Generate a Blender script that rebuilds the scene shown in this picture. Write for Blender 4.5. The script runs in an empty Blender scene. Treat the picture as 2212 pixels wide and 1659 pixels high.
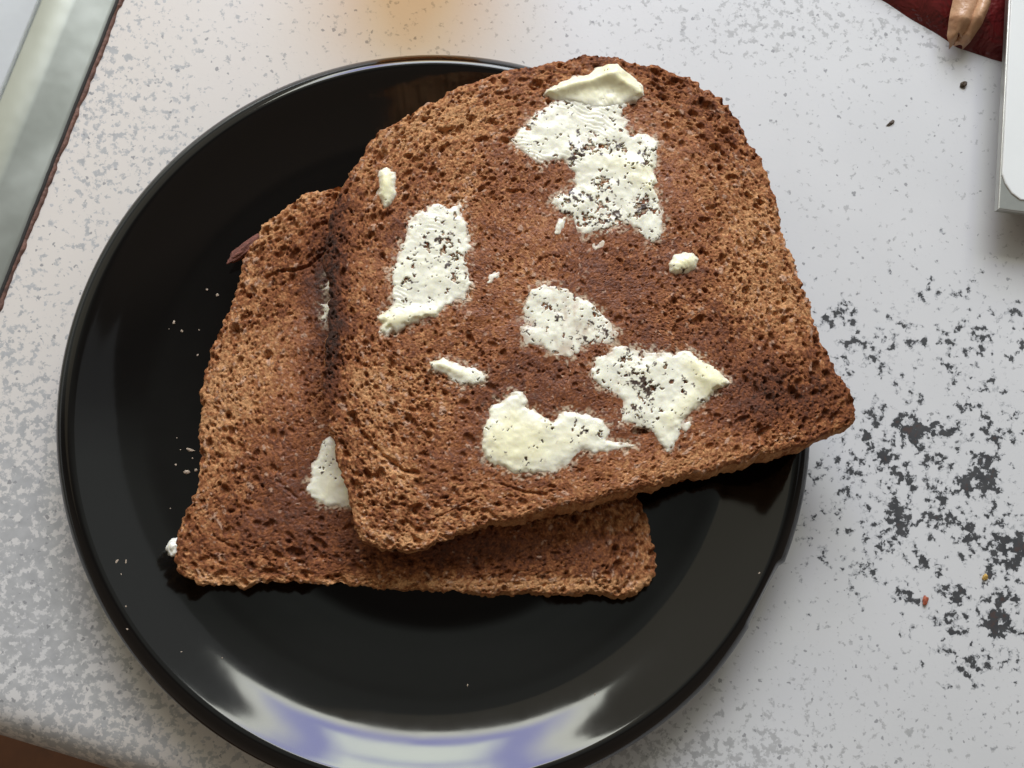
import bpy, math
import numpy as np
from mathutils import Matrix, Vector

scene = bpy.context.scene
col = scene.collection
rng = np.random.default_rng(7)

# ------------------------------------------------------------------ camera
HFOV = math.radians(50.0)
FPX = 1106.0 / math.tan(HFOV / 2)             # focal length in pixels of a 2212 x 1659 picture
PITCH, ROLL = math.radians(9.408), math.radians(19.741)
CAMF = np.array([0.015668, -0.035102, 0.308680])
def rz(v, a):
    c, s = math.cos(a), math.sin(a)
    return np.array([c * v[0] - s * v[1], s * v[0] + c * v[1], v[2]])
_cp, _sp, _cr, _sr = math.cos(PITCH), math.sin(PITCH), math.cos(ROLL), math.sin(ROLL)
_r0, _u0 = np.array([1.0, 0, 0]), np.array([0, _cp, _sp])
AX_R = rz(_cr * _r0 + _sr * _u0, -ROLL)
AX_U = rz(-_sr * _r0 + _cr * _u0, -ROLL)
AX_F = rz(np.array([0, _sp, -_cp]), -ROLL)
CAM = rz(CAMF, -ROLL)
cd = bpy.data.cameras.new('camera')
cam = bpy.data.objects.new('camera', cd)
col.objects.link(cam)
cd.sensor_fit = 'HORIZONTAL'; cd.angle = HFOV
cd.clip_start = 0.01; cd.clip_end = 50
cam.matrix_world = Matrix(((AX_R[0], AX_U[0], -AX_F[0], CAM[0]),
                           (AX_R[1], AX_U[1], -AX_F[1], CAM[1]),
                           (AX_R[2], AX_U[2], -AX_F[2], CAM[2]), (0, 0, 0, 1)))
scene.camera = cam

# ------------------------------------------------------------------ light
world = bpy.data.worlds.new('World'); scene.world = world; world.use_nodes = True
wn, wl = world.node_tree.nodes, world.node_tree.links
wbg = wn['Background']; wbg.inputs['Strength'].default_value = 1.0
wtc = wn.new('ShaderNodeTexCoord'); wsx = wn.new('ShaderNodeSeparateXYZ')
wmr = wn.new('ShaderNodeMapRange'); wmr.inputs['From Min'].default_value = -1.0; wmr.inputs['From Max'].default_value = 1.0
wrp = wn.new('ShaderNodeValToRGB')
wrp.color_ramp.elements[0].color = (0.17, 0.135, 0.108, 1)
wrp.color_ramp.elements[1].color = (0.32, 0.34, 0.32, 1)
for _p, _c in ((0.40, (0.15, 0.122, 0.10, 1)), (0.50, (0.055, 0.05, 0.045, 1)), (0.545, (0.07, 0.066, 0.06, 1)), (0.62, (0.29, 0.31, 0.285, 1))):
    _e = wrp.color_ramp.elements.new(_p); _e.color = _c
wl.new(wtc.outputs['Generated'], wsx.inputs[0]); wl.new(wsx.outputs['Y'], wmr.inputs['Value'])
wl.new(wmr.outputs[0], wrp.inputs[0]); wl.new(wrp.outputs[0], wbg.inputs['Color'])

def area(name, loc, target, sx, sy, power, color):
    ld = bpy.data.lights.new(name, 'AREA'); ld.shape = 'RECTANGLE'; ld.size = sx; ld.size_y = sy
    ld.energy = power; ld.color = color
    o = bpy.data.objects.new(name, ld); col.objects.link(o); o.location = loc
    o.rotation_euler = (Vector(target) - Vector(loc)).to_track_quat('-Z', 'Y').to_euler()
    return o
win = area('window_light', (0.05, 0.99, 0.75), (0, 0, 0), 0.88, 0.68, 23.0, (1.0, 1.0, 0.915))
win.data.use_nodes = True
_n, _l = win.data.node_tree.nodes, win.data.node_tree.links
_em = _n['Emission']; _g = _n.new('ShaderNodeNewGeometry'); _s = _n.new('ShaderNodeSeparateXYZ'); _l.new(_g.outputs['Parametric'], _s.inputs[0])
def _m(op, a, b):
    n = _n.new('ShaderNodeMath'); n.operation = op
    for i, v in enumerate((a, b)):
        if isinstance(v, bpy.types.NodeSocket): _l.new(v, n.inputs[i])
        else: n.inputs[i].default_value = v
    return n.outputs[0]
_dx = _m('MULTIPLY', _m('ABSOLUTE', _m('SUBTRACT', _s.outputs[0], 0.5), 0), 2.0)
_dy = _m('MULTIPLY', _m('ABSOLUTE', _m('SUBTRACT', _s.outputs[1], 0.5), 0), 2.0)
_d = _m('MAXIMUM', _dx, _dy)
_r = _n.new('ShaderNodeValToRGB'); _l.new(_d, _r.inputs[0])      # pale panes in the middle, a band of deeper blue sky, white reveal around
_r.color_ramp.elements[0].position = 0.35; _r.color_ramp.elements[0].color = (1.05, 1.13, 1.13, 1)
_r.color_ramp.elements[1].position = 0.86; _r.color_ramp.elements[1].color = (0.88, 0.90, 0.88, 1)
for _p, _c in ((0.50, (0.40, 0.42, 0.84, 1)), (0.62, (0.40, 0.42, 0.86, 1))):
    _e = _r.color_ramp.elements.new(_p); _e.color = _c
_l.new(_r.outputs[0], _em.inputs['Color'])
side = area('side_window_light', (1.0, 0.85, 0.8), (0, 0, 0), 2.0, 1.4, 2.2, (0.92, 0.97, 1.0))
lamp = area('ceiling_lamp_light', (-0.85, 1.05, 1.15), (0, 0, 0), 2.6, 1.8, 4.4, (1.0, 0.83, 0.55))

vs = scene.view_settings
vs.view_transform = 'Standard'; vs.look = 'None'; vs.exposure = 0.08; vs.gamma = 1.0; vs.use_curve_mapping = False

# ------------------------------------------------------------------ helpers
def P(px, py, z):
    """point of the place seen at (px, py) of the 2212 x 1659 photograph, on the plane at height z"""
    px = np.asarray(px, float); py = np.asarray(py, float)
    d = AX_F[None] + AX_R[None] * ((px.reshape(-1, 1) - 1106) / FPX) - AX_U[None] * ((py.reshape(-1, 1) - 829.5) / FPX)
    k = (z - CAM[2]) / d[:, 2:3]
    return CAM[None] + d * k
def P1(px, py, z):
    return P([px], [py], z)[0]
def to_px(W):
    d = W - CAM
    w = d @ AX_F
    return 1106 + FPX * (d @ AX_R) / w, 829.5 - FPX * (d @ AX_U) / w

def tag(o, label=None, cat=None, group=None, kind=None):
    for k, v in (('label', label), ('category', cat), ('group', group), ('kind', kind)):
        if v: o[k] = v
    return o
def empty(name, loc):
    o = bpy.data.objects.new(name, None); o.empty_display_size = 0.01; col.objects.link(o); o.location = loc
    return o
def mesh_np(name, V, F, mat, parent=None, smooth=True, attrs=None, origin=None):
    """F: (n,4) or (n,3) int array"""
    V = np.asarray(V, np.float32)
    if origin is not None: V = V - np.asarray(origin, np.float32)[None]
    F = np.asarray(F, np.int32); n, k = F.shape
    me = bpy.data.meshes.new(name)
    me.vertices.add(len(V)); me.vertices.foreach_set('co', V.ravel())
    me.loops.add(n * k); me.loops.foreach_set('vertex_index', F.ravel())
    me.polygons.add(n); me.polygons.foreach_set('loop_start', np.arange(0, n * k, k, dtype=np.int32))
    me.polygons.foreach_set('use_smooth', np.full(n, smooth))
    me.update(calc_edges=True); me.validate()
    for an, av in (attrs or {}).items():
        if av.ndim == 2:
            a = me.attributes.new(an, 'FLOAT_COLOR', 'POINT')
            a.data.foreach_set('color', np.concatenate([av, np.ones((len(av), 1))], 1).astype(np.float32).ravel())
        else:
            a = me.attributes.new(an, 'FLOAT', 'POINT'); a.data.foreach_set('value', av.astype(np.float32))
    me.materials.append(mat)
    o = bpy.data.objects.new(name, me); col.objects.link(o)
    if parent is not None: o.parent = parent
    elif origin is not None: o.location = origin
    return o

def vnoise(X, Y, scale, seed):
    """value noise, feature size = scale (same unit as X), range 0..1"""
    r = np.random.default_rng(seed).random((256, 256))
    x, y = X / scale + 1000.37, Y / scale + 1000.71
    i, j = np.floor(x).astype(int), np.floor(y).astype(int)
    f, g = x - i, y - j
    f = f * f * (3 - 2 * f); g = g * g * (3 - 2 * g)
    i0, j0, i1, j1 = i % 256, j % 256, (i + 1) % 256, (j + 1) % 256
    return (r[i0, j0] * (1 - f) + r[i1, j0] * f) * (1 - g) + (r[i0, j1] * (1 - f) + r[i1, j1] * f) * g
def fbm(X, Y, scale, seed, octv=3):
    s, a, t = 0, 1.0, 0
    for k in range(octv):
        s = s + a * vnoise(X, Y, scale / 2 ** k, seed + k); t += a; a *= 0.5
    return s / t
def worley(X, Y, scale, seed, perx=None):
    """returns F1, F2 (in cells), cell random, offsets dx, dy to the nearest seed point"""
    g = np.random.default_rng(seed); M = perx or 211
    rx, ry, rc = g.random((M, 211)), g.random((M, 211)), g.random((M, 211))
    x, y = X / scale, Y / scale
    i, j = np.floor(x).astype(int), np.floor(y).astype(int)
    f1 = np.full(x.shape, 9.0); f2 = f1.copy(); c = np.zeros(x.shape); ox = c.copy(); oy = c.copy()
    for a in (-1, 0, 1):
        for b in (-1, 0, 1):
            ii, jj = (i + a) % M, (j + b) % 211
            dx = i + a + rx[ii, jj] - x; dy = j + b + ry[ii, jj] - y
            d = np.sqrt(dx * dx + dy * dy)
            m = d < f1
            f2 = np.where(m, f1, np.minimum(f2, d))
            c = np.where(m, rc[ii, jj], c); ox = np.where(m, dx, ox); oy = np.where(m, dy, oy)
            f1 = np.where(m, d, f1)
    return f1, f2, c, ox, oy
def sstep(a, b, x):
    t = np.clip((x - a) / (b - a), 0, 1); return t * t * (3 - 2 * t)
def seg_dist(X, Y, pts, closed=True):
    pts = np.asarray(pts); n = len(pts); best = np.full(X.shape, 1e9)
    for k in range(n if closed else n - 1):
        a, b = pts[k], pts[(k + 1) % n]; d = b - a; L = d @ d + 1e-18
        t = np.clip(((X - a[0]) * d[0] + (Y - a[1]) * d[1]) / L, 0, 1)
        best = np.minimum(best, (X - a[0] - t * d[0]) ** 2 + (Y - a[1] - t * d[1]) ** 2)
    return np.sqrt(best)
def inside(X, Y, pts):
    pts = np.asarray(pts); r = np.zeros(X.shape, bool); n = len(pts)
    for k in range(n):
        a, b = pts[k], pts[(k + 1) % n]
        if a[1] == b[1]: continue
        c = ((a[1] > Y) != (b[1] > Y)) & (X < (b[0] - a[0]) * (Y - a[1]) / (b[1] - a[1]) + a[0])
        r ^= c
    return r
def sdist(X, Y, pts):
    d = seg_dist(X, Y, pts); return np.where(inside(X, Y, pts), d, -d)
def resample(pts, n, smooth=2):
    p = np.asarray(pts, float)
    for _ in range(smooth):                       # Chaikin corner cutting
        q = np.roll(p, -1, 0); p = np.stack([0.75 * p + 0.25 * q, 0.25 * p + 0.75 * q], 1).reshape(-1, p.shape[1])
    c = np.concatenate([p, p[:1]]); L = np.concatenate([[0], np.cumsum(np.linalg.norm(np.diff(c, axis=0), axis=1))])
    s = np.linspace(0, L[-1], n, endpoint=False)
    return np.stack([np.interp(s, L, c[:, k]) for k in range(p.shape[1])], 1), s
def blob(PX, PY, cx, cy, sx, sy, rot=0):
    c, s = math.cos(math.radians(rot)), math.sin(math.radians(rot))
    dx, dy = PX - cx, PY - cy
    return np.exp(-0.5 * (((c * dx + s * dy) / sx) ** 2 + ((-s * dx + c * dy) / sy) ** 2))

# ------------------------------------------------------------------ materials
class NT:
    def __init__(s, name):
        s.m = bpy.data.materials.new(name); s.m.use_nodes = True
        s.n, s.l = s.m.node_tree.nodes, s.m.node_tree.links
        s.b = s.n['Principled BSDF']
    def node(s, t, ins=None, **kw):
        nd = s.n.new('ShaderNode' + t)
        for k, v in kw.items(): setattr(nd, k, v)
        for k, v in (ins or {}).items():
            if isinstance(v, bpy.types.NodeSocket): s.l.new(v, nd.inputs[k])
            else: nd.inputs[k].default_value = v
        return nd
    def math(s, op, a, b=0.0, clamp=False):
        nd = s.node('Math', {0: a, 1: b}, operation=op); nd.use_clamp = clamp; return nd.outputs[0]
    def mix(s, f, a, b, mode='MIX'):
        nd = s.n.new('ShaderNodeMix'); nd.data_type = 'RGBA'; nd.blend_type = mode
        for i, v in ((0, f), (6, a), (7, b)):
            if isinstance(v, bpy.types.NodeSocket): s.l.new(v, nd.inputs[i])
            else: nd.inputs[i].default_value = v if i == 0 else (*v, 1)
        return nd.outputs[2]
    def rng(s, v, a, b, c=0.0, d=1.0, smooth=True):
        nd = s.node('MapRange', {'From Min': a, 'From Max': b, 'To Min': c, 'To Max': d})
        if smooth: nd.interpolation_type = 'SMOOTHSTEP'
        s.l.new(v, nd.inputs['Value']); return nd.outputs[0]
    def obj(s, k=1.0):
        tc = s.n.new('ShaderNodeTexCoord')
        return s.node('VectorMath', {0: tc.outputs['Object'], 'Scale': k}, operation='SCALE').outputs[0]
    def noise(s, vec, scale, detail=2, rough=0.5, dist=0.0):
        return s.node('TexNoise', {'Vector': vec, 'Scale': scale, 'Detail': detail, 'Roughness': rough, 'Distortion': dist}).outputs['Fac']
    def set(s, **kw):
        for k, v in kw.items():
            k = k.replace('_', ' ')
            if isinstance(v, bpy.types.NodeSocket): s.l.new(v, s.b.inputs[k])
            else: s.b.inputs[k].default_value = (*v, 1) if s.b.inputs[k].type == 'RGBA' else v
    def bump(s, h, strength, dist):
        nd = s.node('Bump', {'Height': h, 'Strength': strength, 'Distance': dist}); s.l.new(nd.outputs[0], s.b.inputs['Normal'])

def mat_toast(name):
    t = NT(name)
    a = t.node('Attribute', attribute_name='col'); w = t.node('Attribute', attribute_name='wet')
    v = t.obj(1000)
    n = t.noise(v, 2.2, 3, 0.6)
    f = t.rng(n, 0.25, 0.75, 0.58, 1.42, False)
    c = t.node('VectorMath', {0: a.outputs['Color'], 'Scale': f}, operation='SCALE').outputs[0]
    t.set(Base_Color=c, Roughness=t.rng(w.outputs['Fac'], 0, 1, 0.85, 0.40, False), Specular_IOR_Level=t.rng(w.outputs['Fac'], 0, 1, 0.12, 0.38, False))
    t.bump(t.noise(v, 2.4, 4, 0.65), t.rng(w.outputs['Fac'], 0, 1, 0.85, 0.3, False), 0.0003)
    return t.m
def mat_butter():
    t = NT('butter')
    a = t.node('Attribute', attribute_name='col'); v = t.obj(1000)
    t.set(Base_Color=a.outputs['Color'], Roughness=0.33, Specular_IOR_Level=0.5, Subsurface_Weight=0.25,
          Subsurface_Radius=(0.9, 0.8, 0.45), Subsurface_Scale=0.0012)
    t.bump(t.noise(v, 0.7, 2, 0.5), 0.30, 0.0003)
    return t.m
def mat_plate():
    t = NT('black_glaze'); v = t.obj(1000)
    n = t.noise(v, 0.05, 3, 0.6)
    t.set(Base_Color=(0.0045, 0.0039, 0.0034), Roughness=t.rng(n, 0.3, 0.7, 0.07, 0.12), Specular_IOR_Level=0.47)
    t.bump(t.noise(v, 0.06, 2, 0.5), 0.10, 0.0006)
    return t.m
def mat_counter():
    t = NT('speckled_laminate'); v = t.obj(1000)
    g = t.node('Attribute', attribute_name='grey').outputs['Fac']; d = t.node('Attribute', attribute_name='dark').outputs['Fac']
    warm = t.node('Attribute', attribute_name='warm').outputs['Fac']
    base = t.mix(t.noise(v, 0.03, 3, 0.5), (0.58, 0.58, 0.57), (0.65, 0.645, 0.63))
    base = t.mix(warm, base, (0.70, 0.62, 0.53))
    # soft pale grey flakes
    wv = t.node('TexNoise', {'Vector': v, 'Scale': 0.9, 'Detail': 2.0}).outputs['Color']
    wv = t.node('VectorMath', {0: wv, 1: (0.5, 0.5, 0.5)}, operation='SUBTRACT').outputs[0]
    wv = t.node('VectorMath', {0: wv, 'Scale': 1.6}, operation='SCALE').outputs[0]
    vw = t.node('VectorMath', {0: v, 1: wv}, operation='ADD').outputs[0]
    clus = t.noise(v, 0.085, 3, 0.6)
    n1 = t.noise(vw, 0.42, 3, 0.62)
    m1 = t.node('Math', {0: g, 1: -0.26, 2: 0.83}, operation='MULTIPLY_ADD').outputs[0]
    m1 = t.node('Math', {0: clus, 1: -0.22, 2: m1}, operation='MULTIPLY_ADD').outputs[0]
    f1 = t.rng(t.math('SUBTRACT', n1, m1), -0.075, 0.025)
    tone = t.noise(v, 0.25, 2, 0.5)
    gcol = t.mix(tone, (0.32, 0.32, 0.315), (0.52, 0.515, 0.50))
    c = t.mix(f1, base, gcol)
    # single angular grey chips
    vo = t.node('TexVoronoi', {'Vector': vw, 'Scale': 0.62, 'Randomness': 1.0})
    vsep = t.node('SeparateColor', {0: vo.outputs['Color']})
    pick = t.math('GREATER_THAN', vsep.outputs[0], t.node('Math', {0: g, 1: -0.42, 2: 0.955}, operation='MULTIPLY_ADD').outputs[0])
    rad = t.math('MULTIPLY', vsep.outputs[1], 0.22)
    f2 = t.math('MULTIPLY', pick, t.rng(t.math('SUBTRACT', vo.outputs['Distance'], rad), 0.10, 0.17, 1, 0))
    c = t.mix(t.math('MULTIPLY', f2, 0.85), c, t.mix(vsep.outputs[2], (0.24, 0.24, 0.24), (0.45, 0.45, 0.45)))
    # black flakes with brown hearts
    n2 = t.math('ADD', t.math('MULTIPLY', t.noise(vw, 0.42, 3, 0.6), 0.6), t.math('MULTIPLY', t.noise(vw, 0.15, 2, 0.5), 0.40))
    clus2 = t.noise(v, 0.11, 2, 0.55)
    m2 = t.node('Math', {0: d, 1: -0.32, 2: 0.855}, operation='MULTIPLY_ADD').outputs[0]
    m2 = t.node('Math', {0: clus2, 1: -0.16, 2: m2}, operation='MULTIPLY_ADD').outputs[0]
    k = t.math('SUBTRACT', n2, m2)
    c = t.mix(t.rng(k, -0.07, 0.0, 0, 0.6), c, (0.27, 0.28, 0.29))
    c = t.mix(t.rng(k, -0.02, 0.012), c, t.mix(t.noise(v, 0.3, 2, 0.5), (0.028, 0.030, 0.033), (0.085, 0.085, 0.085)))
    c = t.mix(t.rng(k, 0.09, 0.13), c, (0.075, 0.055, 0.05))
    # tiny pepper specks everywhere
    vp = t.node('TexVoronoi', {'Vector': v, 'Scale': 0.22, 'Randomness': 1.0})
    ps = t.node('SeparateColor', {0: vp.outputs['Color']})
    fp = t.math('MULTIPLY', t.math('GREATER_THAN', ps.outputs[0], 0.7), t.rng(vp.outputs['Distance'], 0.03, 0.055, 1, 0))
    c = t.mix(t.math('MULTIPLY', fp, 0.7), c, (0.14, 0.14, 0.14))
    t.set(Base_Color=c, Roughness=t.rng(t.noise(v, 0.04, 3, 0.6), 0.3, 0.7, 0.33, 0.48), Specular_IOR_Level=0.4)
    t.bump(t.noise(v, 0.9, 3, 0.6), 0.12, 0.0002)
    return t.m
def mat_simple(name, color, rough, metal=0.0, spec=0.5, vary=0.15, scale=0.3, bumps=0.0, bscale=1.0):
    t = NT(name); v = t.obj(1000)
    f = t.rng(t.noise(v, scale, 4, 0.6), 0.25, 0.75, 1 - vary, 1 + vary, False)
    c = t.node('VectorMath', {0: color, 'Scale': f}, operation='SCALE').outputs[0]
    t.set(Base_Color=c, Roughness=rough, Metallic=metal, Specular_IOR_Level=spec)
    if bumps: t.bump(t.noise(v, bscale, 4, 0.6), bumps, 0.0004)
    return t.m
M_TOAST = mat_toast('toasted_crumb'); M_CRUST = mat_toast('toast_crust'); M_BUT = mat_butter(); M_PLATE = mat_plate(); M_CTR = mat_counter()

# ------------------------------------------------------------------ worktop
EA, EB = P1(0, 1584, -0.012)[:2], P1(249, 1660, -0.012)[:2]                # front edge of the worktop
SA, SB = P1(0, 652, 0.0)[:2], P1(260, 0, 0.0)[:2]                    # foot of the steel strip
E1 = (EB - EA) / np.linalg.norm(EB - EA); E2 = np.array([-E1[1], E1[0]])  # along the edge, towards the back
def uv(u, v): return EA + E1 * u + E2 * v
us = np.arange(-0.30, 0.4601, 0.004); vs_ = np.arange(0.0, 0.4201, 0.004)
RAD = 0.012
R_ = [(-RAD, -0.042), (-RAD, -0.03), (-RAD, -RAD)]
for a in (20, 40, 60, 75): R_.append((-RAD * math.cos(math.radians(a)), -RAD + RAD * math.sin(math.radians(a))))
R_ += [(v, 0.0) for v in vs_]
VV = np.array([r[0] for r in R_]) + RAD; ZZ = np.array([r[1] for r in R_])
U, W = np.meshgrid(us, VV); Zg = np.repeat(ZZ[:, None], len(us), 1)
XY = EA[None, None] + E1[None, None] * U[..., None] + E2[None, None] * W[..., None]
Vc = np.concatenate([XY.reshape(-1, 2), Zg.reshape(-1, 1)], 1)
nr, nc = U.shape
idx = np.arange(nr * nc).reshape(nr, nc)
Fc = np.stack([idx[:-1, :-1], idx[:-1, 1:], idx[1:, 1:], idx[1:, :-1]], -1).reshape(-1, 4)
px, py = to_px(Vc)
grey = 0.15 + 0.10 * blob(px, py, 560, 60, 330, 90) + 0.10 * blob(px, py, 1500, 30, 400, 60) + 0.75 * blob(px, py, 60, 1330, 230, 240) + 0.5 * blob(px, py, 330, 1640, 200, 90) + 0.4 * blob(px, py, 30, 900, 110, 300) \
    + 0.40 * blob(px, py, 240, 240, 130, 190, -20) + 0.62 * blob(px, py, 1480, 1660, 240, 70) + 0.35 * blob(px, py, 1650, 40, 130, 60) + 0.25 * blob(px, py, 1980, 90, 120, 50) + 0.15 * blob(px, py, 1900, 1500, 300, 100)
dark = np.zeros(len(px))
for cx, cy, sx, sy, a, r in ((1825, 690, 40, 45, .9, 0), (1880, 760, 70, 45, .8, 0), (1950, 920, 75, 60, .95, 40), (1900, 1000, 60, 45, .9, 30), (1930, 1110, 60, 70, .85, -30),
                          (2150, 930, 70, 60, .85, 30), (2120, 1030, 80, 70, .9, 50), (2180, 1180, 70, 90, 1.0, -40), (2040, 1110, 80, 60, .6, 0), (1880, 1160, 50, 30, .6, 0),
                          (2170, 1340, 60, 90, .9, 0), (2070, 1380, 60, 40, .55, 0), (1930, 860, 120, 60, .5, 60), (2030, 500, 40, 30, .45, 0), (2080, 620, 70, 40, .35, 0), (2200, 1480, 60, 60, .5, 0),
                          (1980, 1050, 280, 300, .74, 0), (2070, 740, 220, 160, .66, 0), (2100, 1330, 170, 180, .74, 0), (1815, 690, 70, 70, .68, 0)):
    dark = np.maximum(dark, a * blob(px, py, cx, cy, sx, sy, r))
warm = 0.62 * sstep(1250, 150, px) * sstep(1700, 500, py) + 0.45 * blob(px, py, 350, 1620, 350, 120)  # warm light from the left painted into the colour, plus a warmer front-left patch
counter = mesh_np('worktop', Vc, Fc, M_CTR, attrs={'grey': np.clip(grey, 0, 1), 'dark': np.clip(dark, 0, 1), 'warm': np.clip(warm, 0, 1)})
tag(counter, kind='structure')
# brown floor far below the edge of the worktop
fl = np.array([[-1.5, -1.5, -0.86], [1.5, -1.5, -0.86], [1.5, 1.5, -0.86], [-1.5, 1.5, -0.86]])
M_FLOOR = mat_simple('brown_floor', (0.085, 0.03, 0.009), 0.5, vary=0.3, scale=0.02)
floor = mesh_np('floor', fl, [[0, 1, 2, 3]], M_FLOOR, smooth=False); tag(floor, kind='structure')

# ------------------------------------------------------------------ steel hob edge on the left
SD = (SB - SA) / np.linalg.norm(SB - SA); SN = np.array([-SD[1], SD[0]])      # along the strip, outward (left)
def sweep(name, profile, s0, s1, mat, parent, n=120, wob=0.0, seed=0, closed=False, origin=(0, 0, 0), smooth=True):
    s = np.linspace(s0, s1, n); pr = np.asarray(profile, float); k = len(pr)
    w = (vnoise(s * 1000, s * 0, 3.0, seed) - 0.5) * wob
    w2 = (vnoise(s * 1000, s * 0 + 50, 1.2, seed + 1) - 0.5) * wob * 0.6
    V = np.zeros((n, k, 3))
    off = pr[None, :, 0] + (w + w2)[:, None]
    V[..., :2] = SA[None, None] + SD[None, None] * s[:, None, None] + SN[None, None] * off[..., None]
    V[..., 2] = pr[None, :, 1]
    id_ = np.arange(n * k).reshape(n, k)
    kk = k if closed else k - 1
    F = np.stack([np.stack([id_[:-1, j], id_[:-1, (j + 1) % k], id_[1:, (j + 1) % k], id_[1:, j]], -1) for j in range(kk)], 1).reshape(-1, 4)
    return mesh_np(name, V.reshape(-1, 3), F, mat, parent, smooth, origin=origin)
t = NT('scuffed_steel'); v = t.obj(1000)
n = t.noise(v, 0.12, 5, 0.65); sc = t.noise(t.node('VectorMath', {0: v, 1: (1.2, 0.15, 1)}, operation='MULTIPLY').outputs[0], 0.9, 3, 0.6)
n = t.noise(v, 0.035, 4, 0.55)
t.set(Base_Color=t.mix(n, (0.46, 0.49, 0.43), (0.60, 0.62, 0.56)), Metallic=0.75, Roughness=t.rng(n, 0.3, 0.7, 0.28, 0.42))
t.bump(t.math('ADD', t.noise(v, 0.03, 3, 0.5), t.math('MULTIPLY', sc, 0.03)), 0.25, 0.0018)
M_STEEL = t.m
M_PANEL = mat_simple('pale_steel_panel', (0.66, 0.68, 0.67), 0.33, 0.2, vary=0.08, scale=0.05, bumps=0.1, bscale=0.2)
M_GAP = mat_simple('dark_joint', (0.035, 0.032, 0.028), 0.6)
M_GRIME = mat_simple('brown_sealant', (0.17, 0.085, 0.06), 0.7, vary=0.6, scale=0.6, bumps=0.8, bscale=0.9)
so = np.array([*(SA + SD * 0.05), 0.0])
hob = empty('steel_hob', so)
tag(hob, 'scuffed stainless steel hob edge let into the speckled worktop', 'hob')
gp = P1(85, 0, 0.0045)[:2]; gq = P1(0, 207, 0.0045)[:2]
gw = 0.5 * (((gp - SA) @ SN) + ((gq - SA) @ SN))
w1 = gw
sweep('steel_trim', [(0.0002, -0.002), (0.0002, 0.0006), (0.0006, 0.0012), (0.0016, 0.0016), (0.4 * w1, 0.0030), (0.5 * w1, 0.0040), (0.56 * w1, 0.0043), (w1 - 0.001, 0.0046), (w1 - 0.0003, 0.0043), (w1 - 0.0003, 0.0005), (w1 - 0.0003, -0.002)],
      -0.12, 0.32, M_STEEL, hob, origin=so)
sweep('joint', [(w1 - 0.0003, 0.003), (w1 + 0.0005, 0.003)], -0.12, 0.32, M_GAP, hob, n=40, origin=so)
sweep('hob_panel', [(w1 + 0.0004, -0.001), (w1 + 0.0004, 0.004), (w1 + 0.0009, 0.0045), (w1 + 0.10, 0.0045)], -0.12, 0.32, M_PANEL, hob, n=40, origin=so)
sweep('sealant_bead', [(-0.0011, -0.0005), (-0.0009, 0.0004), (-0.0003, 0.0008), (0.0006, 0.0007), (0.0008, -0.0005)], -0.12, 0.32, M_GRIME, hob, n=700, wob=0.0009, seed=5, origin=so)
sweep('dark_seam', [(-0.0001, 0.0009), (0.0001, 0.0012), (0.0006, 0.0014)], -0.12, 0.32, M_GAP, hob, n=300, wob=0.0002, seed=9, origin=so)  # dark grime line along the foot of the steel

# ------------------------------------------------------------------ plate
PROF = [(0, 4.0), (30, 4.0), (50, 4.0), (58, 4.2), (63, 4.95), (68, 5.85), (74, 6.9), (79, 7.8), (82, 8.75), (86, 10.5), (90, 12.75), (93.6, 15.3), (95.2, 16.4),
        (96.3, 17.0), (97.4, 17.2), (98.6, 16.9), (99.9, 16.0), (101.0, 14.8), (101.5, 13.7), (101.1, 12.6), (99.8, 11.2), (96.6, 9.2), (91, 6.6), (84, 5.2), (76, 3.8), (69, 2.4), (64, 1.2), (61.5, 0.3), (60, 0.0), (58, 0.0), (57, 0.5), (56.4, 1.6), (54, 1.8), (0, 1.8)]
PCEN = np.array([0.0, 0.0008])
def catmull(p, k):
    p = np.asarray(p, float); q = np.concatenate([p[:1], p, p[-1:]]); out = []
    for i in range(len(p) - 1):
        a, b, c, d = q[i], q[i + 1], q[i + 2], q[i + 3]
        for t_ in np.linspace(0, 1, k, endpoint=False):
            out.append(0.5 * (2 * b + (c - a) * t_ + (2 * a - 5 * b + 4 * c - d) * t_ ** 2 + (3 * b - a - 3 * c + d) * t_ ** 3))
    out.append(p[-1]); return np.array(out)
pp = catmull(PROF, 5) / 1000; pp[:, 0] = np.maximum(pp[:, 0], 0)
top_n = 17 * 5
def plate_z(r): return np.interp(r, pp[:70, 0], pp[:70, 1])
NS = 720
th = np.linspace(0, 2 * np.pi, NS, endpoint=False)
keep = pp[:, 0] > 1e-6
pr = pp[keep]
dv = P1(1697, 1222, .014); ang0 = math.atan2(dv[1], dv[0]); dv = P1(1622, 1364, .014); ang1 = math.atan2(dv[1], dv[0])
da = (th - ang1 + np.pi) % (2 * np.pi) - np.pi
chip = np.zeros(NS); span = (ang0 - ang1)
tt = da / span
chip = np.where((tt > 0) & (tt < 1), 0.0017 * np.clip((1 - tt) * 14, 0, 1) * (0.55 + 0.45 * np.sin(np.pi * np.clip(tt, 0, 1))) , 0)
chip += np.where((tt <= 0) & (tt > -0.9), 0.0006 * np.clip((tt + 0.9) / 0.9, 0, 1), 0)
rim_w = np.exp(-((pr[:, 0] - 0.1015) / 0.0022) ** 2)
Vp = np.zeros((len(pr), NS, 3))
rr = pr[:, 0][:, None] - rim_w[:, None] * chip[None, :]
Vp[..., 0] = rr * np.cos(th); Vp[..., 1] = rr * np.sin(th); Vp[..., 2] = pr[:, 1][:, None]
nP = len(pr); Vp = Vp.reshape(-1, 3)
ip = np.arange(nP * NS).reshape(nP, NS)
Fp = np.stack([ip[:-1], np.roll(ip, -1, 1)[:-1], np.roll(ip, -1, 1)[1:], ip[1:]], -1).reshape(-1, 4)[:, ::-1]
Vp = np.concatenate([Vp, [[0, 0, pp[0, 1]], [0, 0, pp[-1, 1]]]])
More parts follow.
